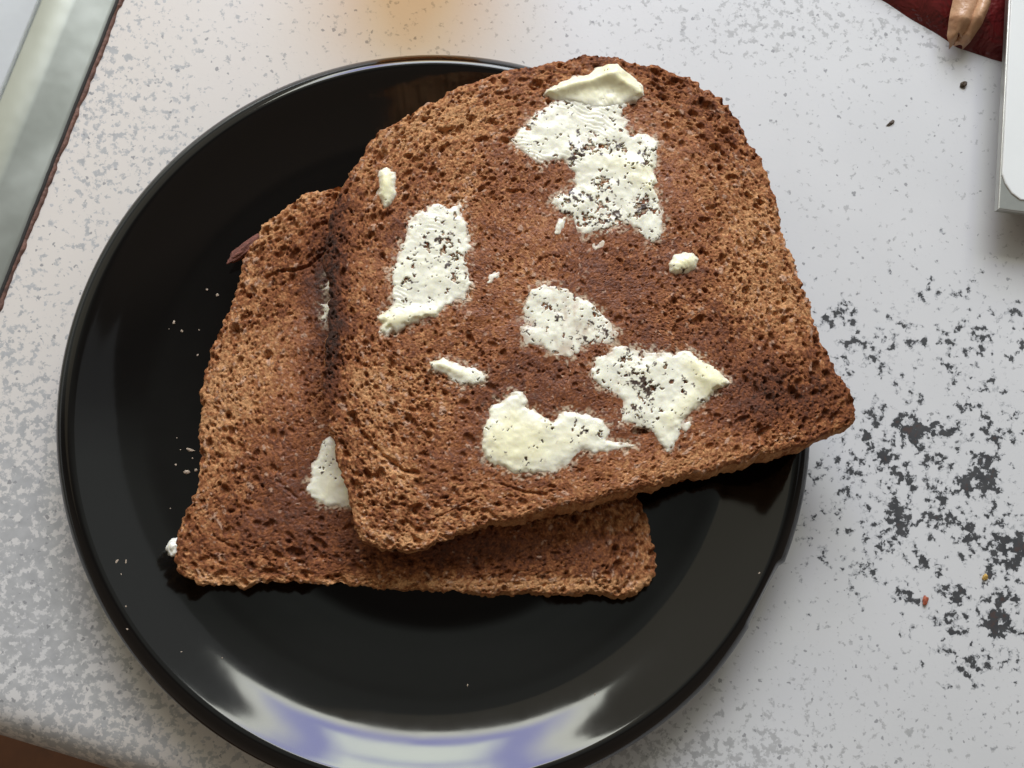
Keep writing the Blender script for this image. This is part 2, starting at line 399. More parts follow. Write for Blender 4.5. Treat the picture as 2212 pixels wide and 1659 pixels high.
# caps as degenerate-free quads: two neighbouring wedges share one quad
c0, c1 = len(Vp) - 2, len(Vp) - 1
a = np.arange(0, NS, 2)
capt = np.stack([np.full(len(a), c0), ip[0][a], ip[0][a + 1], ip[0][(a + 2) % NS]], -1)
capb = np.stack([np.full(len(a), c1), ip[-1][(a + 2) % NS], ip[-1][a + 1], ip[-1][a]], -1)
Vp[:, :2] += PCEN
plate = mesh_np('plate', Vp, np.concatenate([Fp, capt, capb]), M_PLATE)
tag(plate, 'round glossy black plate with a chipped rim under the two slices of toast', 'plate')

# ------------------------------------------------------------------ toast
TAN, MID, DRK, BRN = map(np.array, ((0.57, 0.305, 0.14), (0.30, 0.112, 0.042), (0.135, 0.045, 0.021), (0.045, 0.024, 0.017)))
def brown(b):
    b = np.clip(b, 0, 1)[..., None]
    return np.where(b < 0.4, TAN + (MID - TAN) * b / 0.4, np.where(b < 0.75, MID + (DRK - MID) * (b - 0.4) / 0.35, DRK + (BRN - DRK) * (b - 0.75) / 0.25))
RES = 0.00016
class Slice:
    pass
def make_slice(label, outline_px, ztop, thick, blobs, wets, cracks, holes, nr, ns, seed, group, tilt=(0, 0), dish=0.0, npits=2600, flare=0.0, milk=()):
    S = Slice(); S.ztop = ztop
    raw = P([p[0] for p in outline_px], [p[1] for p in outline_px], ztop)[:, :2]
    out, sarc = resample(raw, ns, 2)
    c = out.mean(0)
    per = sarc[-1]
    # ragged outline
    ang = sarc / per * 2 * np.pi
    nrm = np.roll(out, -1, 0) - np.roll(out, 1, 0); nrm = np.stack([nrm[:, 1], -nrm[:, 0]], 1); nrm /= np.linalg.norm(nrm, axis=1)[:, None]
    if ((out - c) * nrm).sum(1).mean() < 0: nrm = -nrm
    rg = (vnoise(np.cos(ang) * 60, np.sin(ang) * 60, 1.1, seed) - .5) * 0.0008 + (vnoise(np.cos(ang) * 60, np.sin(ang) * 60, 3.0, seed + 1) - .5) * 0.0011 \
        + (vnoise(np.cos(ang) * 60, np.sin(ang) * 60, 0.5, seed + 2) - .5) * 0.0005
    out = out + nrm * rg[:, None]
    S.out, S.c = out, c
    lo, hi = out.min(0) - 0.004, out.max(0) + 0.004
    gx = np.arange(lo[0], hi[0], RES); gy = np.arange(lo[1], hi[1], RES)
    X, Y = np.meshgrid(gx, gy)                      # [iy, ix]
    X3 = np.stack([X, Y, np.full_like(X, ztop)], -1)
    PX, PY = to_px(X3)
    Xm, Ym = (X - c[0]) * 1000, (Y - c[1]) * 1000   # mm
    so_ = out[::6]
    # distance to the edge on a coarse raster, enlarged
    st = 5
    ed = sdist(X[::st, ::st], Y[::st, ::st], so_)
    def up(A):
        iy = np.clip(np.arange(X.shape[0]) / st, 0, A.shape[0] - 1.001); ix = np.clip(np.arange(X.shape[1]) / st, 0, A.shape[1] - 1.001)
        y0, x0 = iy.astype(int), ix.astype(int); fy, fx = (iy - y0)[:, None], (ix - x0)[None]
        return (A[y0][:, x0] * (1 - fy) + A[y0 + 1][:, x0] * fy) * (1 - fx) + (A[y0][:, x0 + 1] * (1 - fy) + A[y0 + 1][:, x0 + 1] * fy) * fx
    ed = up(ed) * 1000                               # mm inside the edge
    rad = np.hypot(Xm, Ym); phi = np.arctan2(Ym, Xm)
    # wet (buttered, soaked) mask
    wet = np.zeros_like(X)
    for cx, cy, sx, sy, a, r in wets: wet = np.maximum(wet, a * blob(PX, PY, cx, cy, sx, sy, r))
    wet = np.clip(wet + (fbm(Xm, Ym, 8, seed + 20) - 0.5) * 0.7 * (wet > 0.05), 0, 1)
    # crumb facets, stretched along the crust
    ncell = 215
    A_ = (phi + np.pi) / (2 * np.pi) * ncell
    wx, wy = (vnoise(Xm, Ym, 2.2, seed + 3) - .5) * 1.3, (vnoise(Xm, Ym, 2.2, seed + 4) - .5) * 1.3
    f1a, f2a, ca, oxa, oya = worley(A_ + wx * 0.6, (rad + wy) / 0.78, 1.0, seed + 5, perx=ncell)
    f1b, f2b, cb, oxb, oyb = worley(Xm + wx, Ym + wy, 0.92, seed + 6)
    sel = (rad + (vnoise(Xm, Ym, 6, seed + 7) - .5) * 26) > 30
    f1, f2, cc, ox, oy = (np.where(sel, a, b) for a, b in ((f1a, f1b), (f2a, f2b), (ca, cb), (oxa, oxb), (oya, oyb)))
    ga = cc * 39.0
    facet = (cc - .5) * 0.26 + (ox * np.cos(ga * 6.28) + oy * np.sin(ga * 6.28)) * 0.34 - sstep(0.16, 0.0, f2 - f1) * 0.16
    f1c, f2c, c3, ox3, oy3 = worley(Xm + wx, Ym - wy, 0.46, seed + 8)
    fine = (c3 - .5) * 0.2 + (ox3 * np.cos(c3 * 90) + oy3 * np.sin(c3 * 90)) * 0.2
    rough = (fbm(Xm, Ym, 5, seed + 9, 2) - .5) * 0.7
    H = rough + (0.70 * facet + 1.1 * fine) * (1 - 0.82 * wet)
    # pores
    g = np.random.default_rng(seed + 30)
    def pit(x, y, ra, rb, rot, dep):
        ix, iy = int((x - gx[0]) / RES), int((y - gy[0]) / RES); k = int(max(ra, rb) * 1.15e-3 / RES) + 2
        y0, y1, x0, x1 = max(iy - k, 0), min(iy + k, X.shape[0]), max(ix - k, 0), min(ix + k, X.shape[1])
        if y1 <= y0 or x1 <= x0: return
        dx, dy = (X[y0:y1, x0:x1] - x) * 1000, (Y[y0:y1, x0:x1] - y) * 1000
        cr, sr = math.cos(rot), math.sin(rot)
        q = ((cr * dx + sr * dy) / ra) ** 2 + ((-sr * dx + cr * dy) / rb) ** 2
        q = q * (1 + 0.5 * (vnoise(dx + x * 9000, dy + y * 9000, 0.7, seed + 31) - .5))
        H[y0:y1, x0:x1] -= dep * np.clip(1 - q, 0, 1) ** 0.6
    for k in range(npits):
        x, y = lo + g.random(2) * (hi - lo)
        ix, iy = min(int((x - gx[0]) / RES), X.shape[1] - 1), min(int((y - gy[0]) / RES), X.shape[0] - 1)
        if ed[iy, ix] < 0.3: continue
        wv_ = wet[iy, ix]
        if g.random() < 0.85 * wv_: continue
        r_ = min(0.17 * math.exp(g.normal() * 0.6 + 0.15), 1.3)
        if k % 34 == 0 and wv_ < 0.5: r_ = 0.42 + 0.5 * g.random()
        el = 1 + g.random() * 1.3
        pit(x, y, r_ * el, r_, phi[iy, ix] + np.pi / 2 + g.normal() * 0.5, (0.45 + 1.2 * r_) * (1 - 0.5 * wv_))
    for hx, hy, ra, rb, ro, de in holes:
        w_ = P1(hx, hy, ztop); pit(w_[0], w_[1], ra, rb, math.radians(ro), de)
    for pts, wd, de in cracks:
        w_ = P([p[0] for p in pts], [p[1] for p in pts], ztop)[:, :2]
        dd = seg_dist(X, Y, w_, False) * 1000 + (vnoise(Xm, Ym, 1.0, seed + 40) - .5) * wd * 1.2
        H -= de * sstep(wd, 0, dd)
    # browning; on the lower slice also shade painted in below the upper one
    b = 0.39 + 0.14 * (fbm(Xm, Ym, 14, seed + 11) - .5) * 2
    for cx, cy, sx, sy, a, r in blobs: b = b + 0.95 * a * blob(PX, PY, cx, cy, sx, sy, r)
    b = b + (fbm(Xm, Ym, 3.0, seed + 12) - .5) * 0.24 + (cc - .5) * 0.40 * (1 - .55 * wet) + (c3 - .5) * 0.52 * (1 - .45 * wet)
    b = b + 0.05 * sstep(2.5, 0.0, ed)
    b = b + 0.19 * wet
    b = np.where(b > 0.7, 0.7 + (b - 0.7) * 0.6, b)
    C = brown(b)
    # milky film of melted butter around the smears
    mk = np.zeros_like(X)
    for poly in milk:
        w_ = P([p[0] for p in poly], [p[1] for p in poly], ztop)[:, :2]
        x0, y0 = w_.min(0) - 0.004; x1, y1 = w_.max(0) + 0.004
        ia, ib_ = np.searchsorted(gx, [x0, x1]); ja, jb_ = np.searchsorted(gy, [y0, y1])
        sl = (slice(ja, jb_, 1), slice(ia, ib_, 1))
        dd = -sdist(X[sl], Y[sl], w_) * 1000
        mk[sl] = np.maximum(mk[sl], sstep(2.2, -0.3, dd + (vnoise(Xm[sl], Ym[sl], 1.5, seed + 81) - .5) * 2.4))
    fil = sstep(0.50, 0.70, 0.6 * vnoise(Xm, Ym, 0.55, seed + 82) + 0.4 * vnoise(Xm, Ym, 1.3, seed + 83) + 0.13 * (mk - 0.5))
    C = C + (np.array([0.74, 0.66, 0.54]) - C) * (mk * fil * 0.62)[..., None]
    wet = np.clip(np.maximum(wet, mk * 0.9), 0, 1)
    C = C * (1 + wet[..., None] * np.array([-0.04, -0.13, -0.28]))
    pale = (cc > 0.968) | (c3 > 0.955 + 0.03 * wet)
    C = np.where((pale & (b < 0.72))[..., None], C * 0.5 + np.array([0.68, 0.46, 0.32]) * 0.5, C)
    S.gx, S.gy, S.H, S.C, S.wet = gx, gy, H, C, wet
    S.smooth = rough
    def samp(A, x, y):
        fx = np.clip((x - gx[0]) / RES, 0, len(gx) - 1.001); fy = np.clip((y - gy[0]) / RES, 0, len(gy) - 1.001)
        i, j = fx.astype(int), fy.astype(int); u_, v_ = fx - i, fy - j
        if A.ndim == 3: u_, v_ = u_[..., None], v_[..., None]
        return (A[j, i] * (1 - u_) + A[j, i + 1] * u_) * (1 - v_) + (A[j + 1, i] * (1 - u_) + A[j + 1, i + 1] * u_) * v_
    S.samp = samp
    R0 = np.abs(out - c).max()
    def plane(x, y):
        q = (x - c[0]) ** 2 + (y - c[1]) ** 2
        return (x - c[0]) * tilt[0] + (y - c[1]) * tilt[1] + dish * (q / R0 ** 2)
    S.base = lambda x, y: ztop + plane(x, y) + samp(rough, x, y) / 1000
    # top rings
    t_ = (np.arange(nr + 1) / nr) ** 0.9; t_ = t_[1:]
    tp = c[None, None] + t_[:, None, None] * (out - c)[None]
    x, y = tp[..., 0], tp[..., 1]
    rl = np.linalg.norm(out - c, axis=1)
    dedge = (1 - t_)[:, None] * rl[None] * 1000
    h = samp(H, x, y) - 0.7 * np.clip(1 - dedge / 1.5, 0, 1) ** 2
    z = ztop + plane(x, y) + h / 1000
    Vt = np.stack([x, y, z], -1); Vt = Vt.reshape(-1, 3)
    Ct = samp(C, x.ravel(), y.ravel()); Wt = samp(wet, x.ravel(), y.ravel())
    # underside
    tb = np.linspace(0.15, 1, 14)
    oute = out + nrm * (flare * np.clip(-nrm[:, 1], 0, 1) ** 1.5 * sstep(850, 1150, to_px(np.concatenate([out, np.full((ns, 1), ztop)], 1))[0]) * (0.8 + 0.4 * vnoise(sarc * 1000, sarc * 0, 20, seed + 70)) - 0.0009)[:, None]
    bp = c[None, None] + tb[:, None, None] * (oute - c)[None]
    bz = ztop - thick + plane(bp[..., 0], bp[..., 1]) + 0.0006 * np.clip(tb - 0.9, 0, 1)[:, None] * 10
    Vb = np.concatenate([bp, bz[..., None]], -1).reshape(-1, 3)
    # vertices thinned for the underside
    nt, nb = nr * ns, 14 * ns
    it = np.arange(nt).reshape(nr, ns); ib = nt + np.arange(nb).reshape(14, ns)
    rol = lambda A: np.roll(A, -1, 1)
    q1 = np.stack([it[:-1], rol(it)[:-1], rol(it)[1:], it[1:]], -1).reshape(-1, 4)[:, ::-1]
    q2 = np.stack([ib[:-1], rol(ib)[:-1], rol(ib)[1:], ib[1:]], -1).reshape(-1, 4)
    ct, cb_ = nt + nb, nt + nb + 1
    cz = ztop + samp(H, c[:1], c[1:2])[0] / 1000
    aa = np.arange(0, ns, 2)
    q3 = np.stack([np.full(len(aa), ct), it[0][aa], it[0][aa + 1], it[0][(aa + 2) % ns]], -1)
    q4 = np.stack([np.full(len(aa), cb_), ib[0][(aa + 2) % ns], ib[0][aa + 1], ib[0][aa]], -1)
    V = np.concatenate([Vt, Vb, [[c[0], c[1], cz], [c[0], c[1], ztop - thick]]])
    cbot = brown(0.45 + 0.3 * (vnoise(Vb[:, 0] * 1000, Vb[:, 1] * 1000, 2, seed + 50) - .5))
    Ca = np.concatenate([Ct, cbot, Ct[:1], cbot[:1]]); Wa = np.concatenate([Wt, np.zeros(nb), Wt[:1], [0]])
    sgn = np.sign(np.cross(out[0] - c, out[1] - c))
    F = np.concatenate([q1, q2, q3, q4])
    if sgn < 0: F = F[:, ::-1]
    root = empty('toast_slice', (c[0], c[1], ztop - thick)); S.root = root; S.org = np.array([c[0], c[1], ztop - thick])
    tag(root, label, 'toast', group)
    mesh_np('crumb', V, F, M_TOAST, root, attrs={'col': Ca, 'wet': Wa}, origin=S.org)
    # crust ring
    KR = 26
    kk = np.linspace(0, 1, KR)
    zt_, zb_ = z[-1], bz[-1]
    top_e, bot_e = tp[-1], bp[-1]
    ring = []
    for q in kk:
        bul = 0.0004 * math.sin(math.pi * q) ** 0.7 if 0 < q < 1 else 0
        nz = (vnoise(sarc * 1000, np.full(ns, q * 11.0), 1.3, seed + 60) - .5) * 0.0007 + (vnoise(sarc * 1000, np.full(ns, q * 3.0), 4.0, seed + 61) - .5) * 0.0008
        nz = nz * min(1.0, q * 6) * 1.1
        xy = top_e * (1 - q) + bot_e * q + nrm * (bul + nz)[:, None] if np.ndim(bul + nz) else top_e
        ring.append(np.concatenate([xy, (zt_ * (1 - q) + zb_ * q)[:, None]], 1))
    Vr = np.array(ring)
    # hide the seam with a sweep of colour: crust is evenly brown with paler scuffs
    sg = np.repeat(sarc[None] * 1000, KR, 0); qg = np.repeat(kk[:, None] * 11, ns, 1)
    bb = 0.14 + 0.4 * (fbm(sg, qg, 3.0, seed + 62) - .5) + 0.35 * (fbm(sg, qg, 18.0, seed + 64, 2) - .5) + 0.3 * (vnoise(sg, qg, 0.8, seed + 63) - .5)
    Cr = brown(bb)
    be = samp(b, *(c[None] + (out - c) * 0.97).T)
    Cr = brown(bb + 0.55 * np.clip(be - 0.45, -0.2, 1)[None])
    ce = Ct.reshape(nr, ns, 3)[-1]
    for k_ in range(4): Cr[k_] = ce * (1 - k_ / 4) + Cr[k_] * (k_ / 4)
    ir = np.arange(KR * ns).reshape(KR, ns)
    qr = np.stack([ir[:-1], rol(ir)[:-1], rol(ir)[1:], ir[1:]], -1).reshape(-1, 4)[:, ::-1]
    if sgn < 0: qr = qr[:, ::-1]
    mesh_np('crust', Vr.reshape(-1, 3), qr, M_CRUST, root, attrs={'col': Cr.reshape(-1, 3), 'wet': np.zeros(KR * ns)}, origin=S.org)
    return S

Z_LOW, Z_TOP, THK = 0.0183, 0.0297, 0.0112
top_outline = [(897, 1189), (930, 1180), (964, 1164), (988, 1148), (1062, 1130), (1132, 1110), (1209, 1095), (1293, 1077), (1366, 1057), (1430, 1042), (1493, 1025), (1560, 1008), (1630, 986), (1690, 972), (1741, 958), (1790, 938), (1828, 922), (1853, 908), (1851, 880), (1838, 845),
               (1825, 826), (1800, 788), (1780, 745), (1760, 698), (1752, 660), (1740, 620), (1720, 570), (1700, 530), (1688, 480), (1672, 425), (1664, 385), (1655, 355), (1632, 322), (1612, 297), (1605, 270), (1580, 235), (1550, 205), (1510, 178), (1470, 158), (1420, 141), (1370, 135), (1330, 122), (1275, 115), (1235, 121),
               (1200, 133), (1150, 145), (1100, 150), (1050, 165), (1000, 182), (950, 208), (900, 235), (850, 262), (815, 285), (790, 320), (762, 368), (737, 410), (716, 450), (706, 500), (703, 550), (706, 610), (712, 680), (704, 740), (698, 810), (701, 870), (716, 930), (734, 1000), (746, 1060), (762, 1120), (780, 1163), (805, 1178), (845, 1187)]
low_outline = [(720, 403), (700, 407), (660, 418), (632, 437), (600, 460), (570, 482), (552, 512), (530, 545), (522, 575), (514, 610), (500, 650), (488, 690), (470, 720), (455, 760), (441, 800), (433, 850), (431, 900), (428, 950), (431, 1000), (429, 1040), (419, 1075), (400, 1110), (384, 1140), (376, 1180), (376, 1213), (387, 1238), (412, 1254),
               (455, 1266), (510, 1268), (560, 1264), (580, 1250), (605, 1256), (700, 1260), (780, 1266), (860, 1274), (950, 1278), (1050, 1281), (1150, 1279), (1250, 1281), (1340, 1283), (1372, 1281), (1396, 1268), (1412, 1248), (1419, 1218), (1415, 1180), (1405, 1140), (1392, 1100), (1380, 1070), (1372, 1000), (1365, 900), (1350, 800), (1330, 700),
               (1300, 600), (1250, 510), (1180, 440), (1100, 395), (1000, 372), (900, 368), (800, 380)]
top_blobs = [(711, 560, 22, 110, .5, 0), (710, 740, 20, 95, .80, 0), (745, 640, 22, 150, .14, 0), (745, 420, 30, 50, .25, 30), (1690, 850, 105, 46, .46, 0), (1800, 880, 60, 40, .15, 0), (1640, 790, 60, 40, .12, 0), (1280, 128, 120, 22, .2, 0), (1540, 230, 60, 40, .18, 40),
             (1420, 180, 60, 40, .14, 0), (1600, 330, 40, 60, .1, 0), (900, 265, 75, 50, -.28, -30), (1050, 240, 60, 40, -.2, -20), (1620, 540, 60, 110, -.28, -20), (1720, 690, 40, 60, -.2, 0), (1430, 330, 60, 70, -.12, 0),
             (800, 400, 40, 60, -.15, 0), (800, 820, 70, 45, -.22, 0), (830, 930, 60, 50, -.12, 0), (850, 1010, 22, 40, -.45, -40), (1140, 560, 40, 90, -.18, 20), (1010, 420, 50, 60, -.12, 0), (860, 1165, 90, 14, -.3, 0), (780, 1100, 14, 60, -.22, 15),
             (1150, 1095, 90, 14, -.16, -12), (1500, 1000, 160, 24, -.2, -13), (1400, 640, 150, 60, .1, 20), (1250, 820, 150, 80, .12, 0), (1450, 560, 90, 60, .08, 0), (1380, 930, 40, 20, .1, 0), (880, 500, 30, 80, .12, 0), (1080, 840, 80, 40, .1, 0), (760, 1000, 20, 60, .1, 0)]
top_wets = [(1290, 400, 190, 190, .9, 0), (930, 590, 130, 150, .75, 0), (1220, 690, 180, 120, 1, 0), (1400, 850, 190, 130, 1, 0), (1180, 920, 210, 130, 1, 0), (1100, 620, 150, 150, .8, 0), (1400, 600, 110, 90, .7, 0), (990, 800, 80, 40, .6, 20)]
top_cracks = [([(760, 905), (790, 945), (830, 985), (870, 1015), (905, 1022)], 0.75, 1.5), ([(1080, 1045), (1130, 1062), (1180, 1068)], 0.5, 0.9), ([(1690, 820), (1720, 800), (1705, 790)], .5, .8), ([(1600, 1000), (1660, 985), (1700, 975)], .4, .5), ([(940, 1120), (980, 1100), (1030, 1075)], .35, .5)]
top_holes = [(895, 1100, 2.2, 1.3, 30, 2.0), (850, 1088, 1.1, .8, 0, 1.4), (1385, 930, 2.6, 1.3, 10, 1.8), (1085, 765, 1.6, 1.0, 60, 1.0), (740, 590, 1.7, .7, 80, 1.4), (895, 345, 1.6, .9, 10, 1.3), (1045, 300, 1.5, .9, 0, 1.2), (1060, 262, 1.1, .8, 0, 1.1), (910, 362, 1.0, .6, 0, 1), (1515, 545, 1.2, .8, 0, 1.1), (1650, 575, 1.2, .9, 0, 1.2),
             (1160, 190, 1.8, .9, 20, 1.2), (870, 1130, 1.5, .8, 0, 1.2), (1605, 905, 2.0, .8, 15, 1.2), (1665, 735, 2.0, .8, 75, 1.3), (1760, 850, 1.6, .9, 30, 1.2), (1075, 1090, 1.2, .6, 0, 1.0), (960, 1075, 1.3, .5, 10, .9), (1680, 500, 1.3, .6, 60, 1.0), (1530, 450, 1.0, .6, 0, 1), (830, 1000, 1.0, .7, 0, .9), (905, 930, 1.0, .7, 0, .9)]
low_blobs = [(703, 560, 18, 90, .36, 0), (620, 590, 80, 40, .14, -20), (688, 720, 34, 120, .2, 0), (690, 1120, 70, 60, .12, 0), (1050, 1195, 330, 34, .32, 0), (560, 1130, 120, 60, .14, 0), (480, 1200, 70, 40, .1, 0), (540, 790, 60, 80, -.24, 20), (470, 960, 40, 90, -.18, 0), (650, 430, 60, 22, -.28, -30), (560, 500, 30, 30, -.15, 0),  # the wide front band paints the upper slice's shadow into the browning
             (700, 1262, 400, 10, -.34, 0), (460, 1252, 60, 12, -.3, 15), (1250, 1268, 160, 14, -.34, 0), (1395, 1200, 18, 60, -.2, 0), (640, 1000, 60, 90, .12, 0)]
low_wets = [(690, 1030, 110, 120, .95, 0), (640, 860, 70, 130, .6, 0), (690, 720, 60, 120, .8, 0), (1000, 1170, 320, 40, .7, 0), (640, 1130, 110, 60, .7, 0)]
low_cracks = [([(575, 600), (600, 585), (640, 583), (665, 575), (690, 555), (705, 540)], .6, 1.3), ([(470, 1165), (500, 1180), (530, 1200)], .5, .6), ([(600, 1040), (640, 1075)], .4, .5)]
low_holes = [(480, 1238, 1.6, 1.0, 0, 1.3), (580, 1135, 1.3, .9, 0, 1.2), (555, 1130, 1.2, .8, 0, 1.1), (490, 1148, 1.4, .9, 60, 1.2), (440, 1208, 1.6, .7, 20, 1.2), (650, 1215, 1.2, .5, 0, 1), (1200, 1195, 1.4, .5, 0, 1), (1330, 1185, 1.0, .8, 0, 1.1), (1310, 1240, 1.1, .6, 0, 1.1), (600, 550, 1.2, .7, 0, 1.1), (650, 505, 1.3, .7, 40, 1.1), (400, 1190, .8, .6, 0, .9), (1150, 1145, 1.3, .6, 0, 1), (1390, 1120, .8, .8, 0, .9)]
# butter outlines
def cr(pts, ox, oy, k): return [(ox + k * a, oy + k * b) for a, b in pts]
A2 = cr([(760, 380), (640, 470), (540, 560), (460, 630), (420, 700), (440, 760), (500, 830), (590, 890), (650, 930), (690, 890), (760, 870), (850, 890), (900, 950), (930, 1000), (900, 1090), (830, 1130), (770, 1170), (730, 1230), (790, 1290), (850, 1340), (920, 1390), (950, 1450), (1000, 1490), (1080, 1470), (1180, 1480), (1260, 1430), (1330, 1400), (1420, 1430), (1490, 1490),
         (1550, 1550), (1620, 1520), (1630, 1440), (1650, 1300), (1610, 1200), (1570, 1100), (1580, 980), (1600, 850), (1600, 730), (1500, 670), (1380, 660), (1340, 620), (1380, 560), (1290, 510), (1370, 430), (1300, 360), (900, 340)], 995.4, 110.6, .2667)
A1 = [(1176, 203), (1180, 192), (1205, 180), (1240, 164), (1273, 158), (1288, 146), (1312, 137), (1336, 138), (1352, 152), (1372, 166), (1390, 186), (1393, 206), (1376, 217), (1352, 222), (1340, 232), (1300, 236), (1260, 228), (1225, 220), (1200, 214)]
Bp = cr([(650, 900), (700, 890), (760, 915), (820, 880), (845, 900), (830, 960), (860, 1000), (880, 1060), (890, 1130), (860, 1180), (870, 1230), (890, 1330), (870, 1390), (820, 1420), (740, 1450), (710, 1500), (650, 1520), (570, 1530), (520, 1560), (480, 1580), (440, 1570), (430, 1600), (400, 1590), (410, 1540), (385, 1510), (400, 1470), (450, 1440), (460, 1380), (450, 1260), (480, 1190), (500, 1110), (540, 1060), (540, 990), (570, 960), (640, 930)], 663.6, 82.95, .4)
Cp = cr([(1200, 180), (1290, 140), (1380, 170), (1460, 210), (1540, 250), (1610, 310), (1650, 370), (1690, 410), (1680, 450), (1640, 480), (1560, 470), (1480, 490), (1440, 540), (1370, 550), (1320, 520), (1260, 480), (1170, 480), (1150, 400), (1170, 320), (1165, 240)], 663.6, 553, .4)
Dp = [(1328, 745), (1352, 747), (1384, 753), (1424, 761), (1464, 761), (1488, 757), (1508, 763), (1530, 783), (1555, 805), (1576, 822), (1548, 846), (1508, 881), (1472, 912), (1463, 946), (1446, 975), (1425, 950), (1405, 930), (1385, 922), (1350, 917), (1328, 914), (1345, 897), (1345, 868), (1330, 850), (1300, 836), (1280, 820), (1275, 800), (1290, 775), (1310, 765)]
Ep = cr([(985, 800), (1060, 770), (1110, 720), (1170, 730), (1200, 780), (1180, 810), (1230, 830), (1280, 870), (1330, 890), (1360, 850), (1420, 830), (1500, 850), (1580, 880), (1630, 920), (1640, 960), (1620, 990), (1700, 1010), (1770, 1020), (1740, 1040), (1640, 1050), (1540, 1070), (1480, 1060), (1440, 1090), (1400, 1140), (1330, 1170), (1200, 1180), (1100, 1170), (1020, 1130), (960, 1090), (945, 1020), (950, 930), (980, 880)], 663.6, 553, .4)
Fpz = cr([(655, 570), (740, 548), (790, 578), (870, 588), (920, 618), (972, 648), (962, 682), (890, 694), (830, 692), (770, 662), (720, 622), (670, 607)], 663.6, 553, .4)
Gp = [(820, 368), (835, 362), (850, 372), (856, 395), (855, 420), (845, 440), (832, 450), (825, 435), (815, 420), (818, 395)]
Hp = [(1444, 570), (1455, 552), (1475, 543), (1495, 545), (1509, 560), (1503, 578), (1485, 590), (1462, 593), (1447, 586)]
Kp = cr([(1270, 165), (1320, 240), (1400, 330), (1470, 480), (1480, 600), (1450, 690), (1380, 705), (1300, 700), (1240, 695), (1170, 660), (1110, 580), (1130, 500), (1135, 420), (1195, 300), (1225, 215)], 331.8, 884.8, .3)
Lp = cr([(1520, 970), (1600, 1000), (1680, 1030), (1650, 1140), (1600, 1230), (1540, 1300), (1490, 1350), (1445, 1320), (1460, 1270), (1435, 1190), (1500, 1180), (1520, 1120), (1478, 1060), (1490, 1000)], 331.8, 359.5, .25)
GRP = 'toasted slices stacked on the black plate'
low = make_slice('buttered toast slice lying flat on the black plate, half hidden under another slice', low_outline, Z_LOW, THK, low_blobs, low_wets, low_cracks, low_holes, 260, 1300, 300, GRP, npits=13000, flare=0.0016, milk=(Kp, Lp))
top = make_slice('buttered brown toast slice on top, overhanging the rim of the black plate', top_outline, Z_TOP, THK, top_blobs, top_wets, top_cracks, top_holes, 350, 1700, 500, GRP, npits=17000, flare=0.0026, milk=(A2, Bp, Cp, Dp, Ep, Fpz))

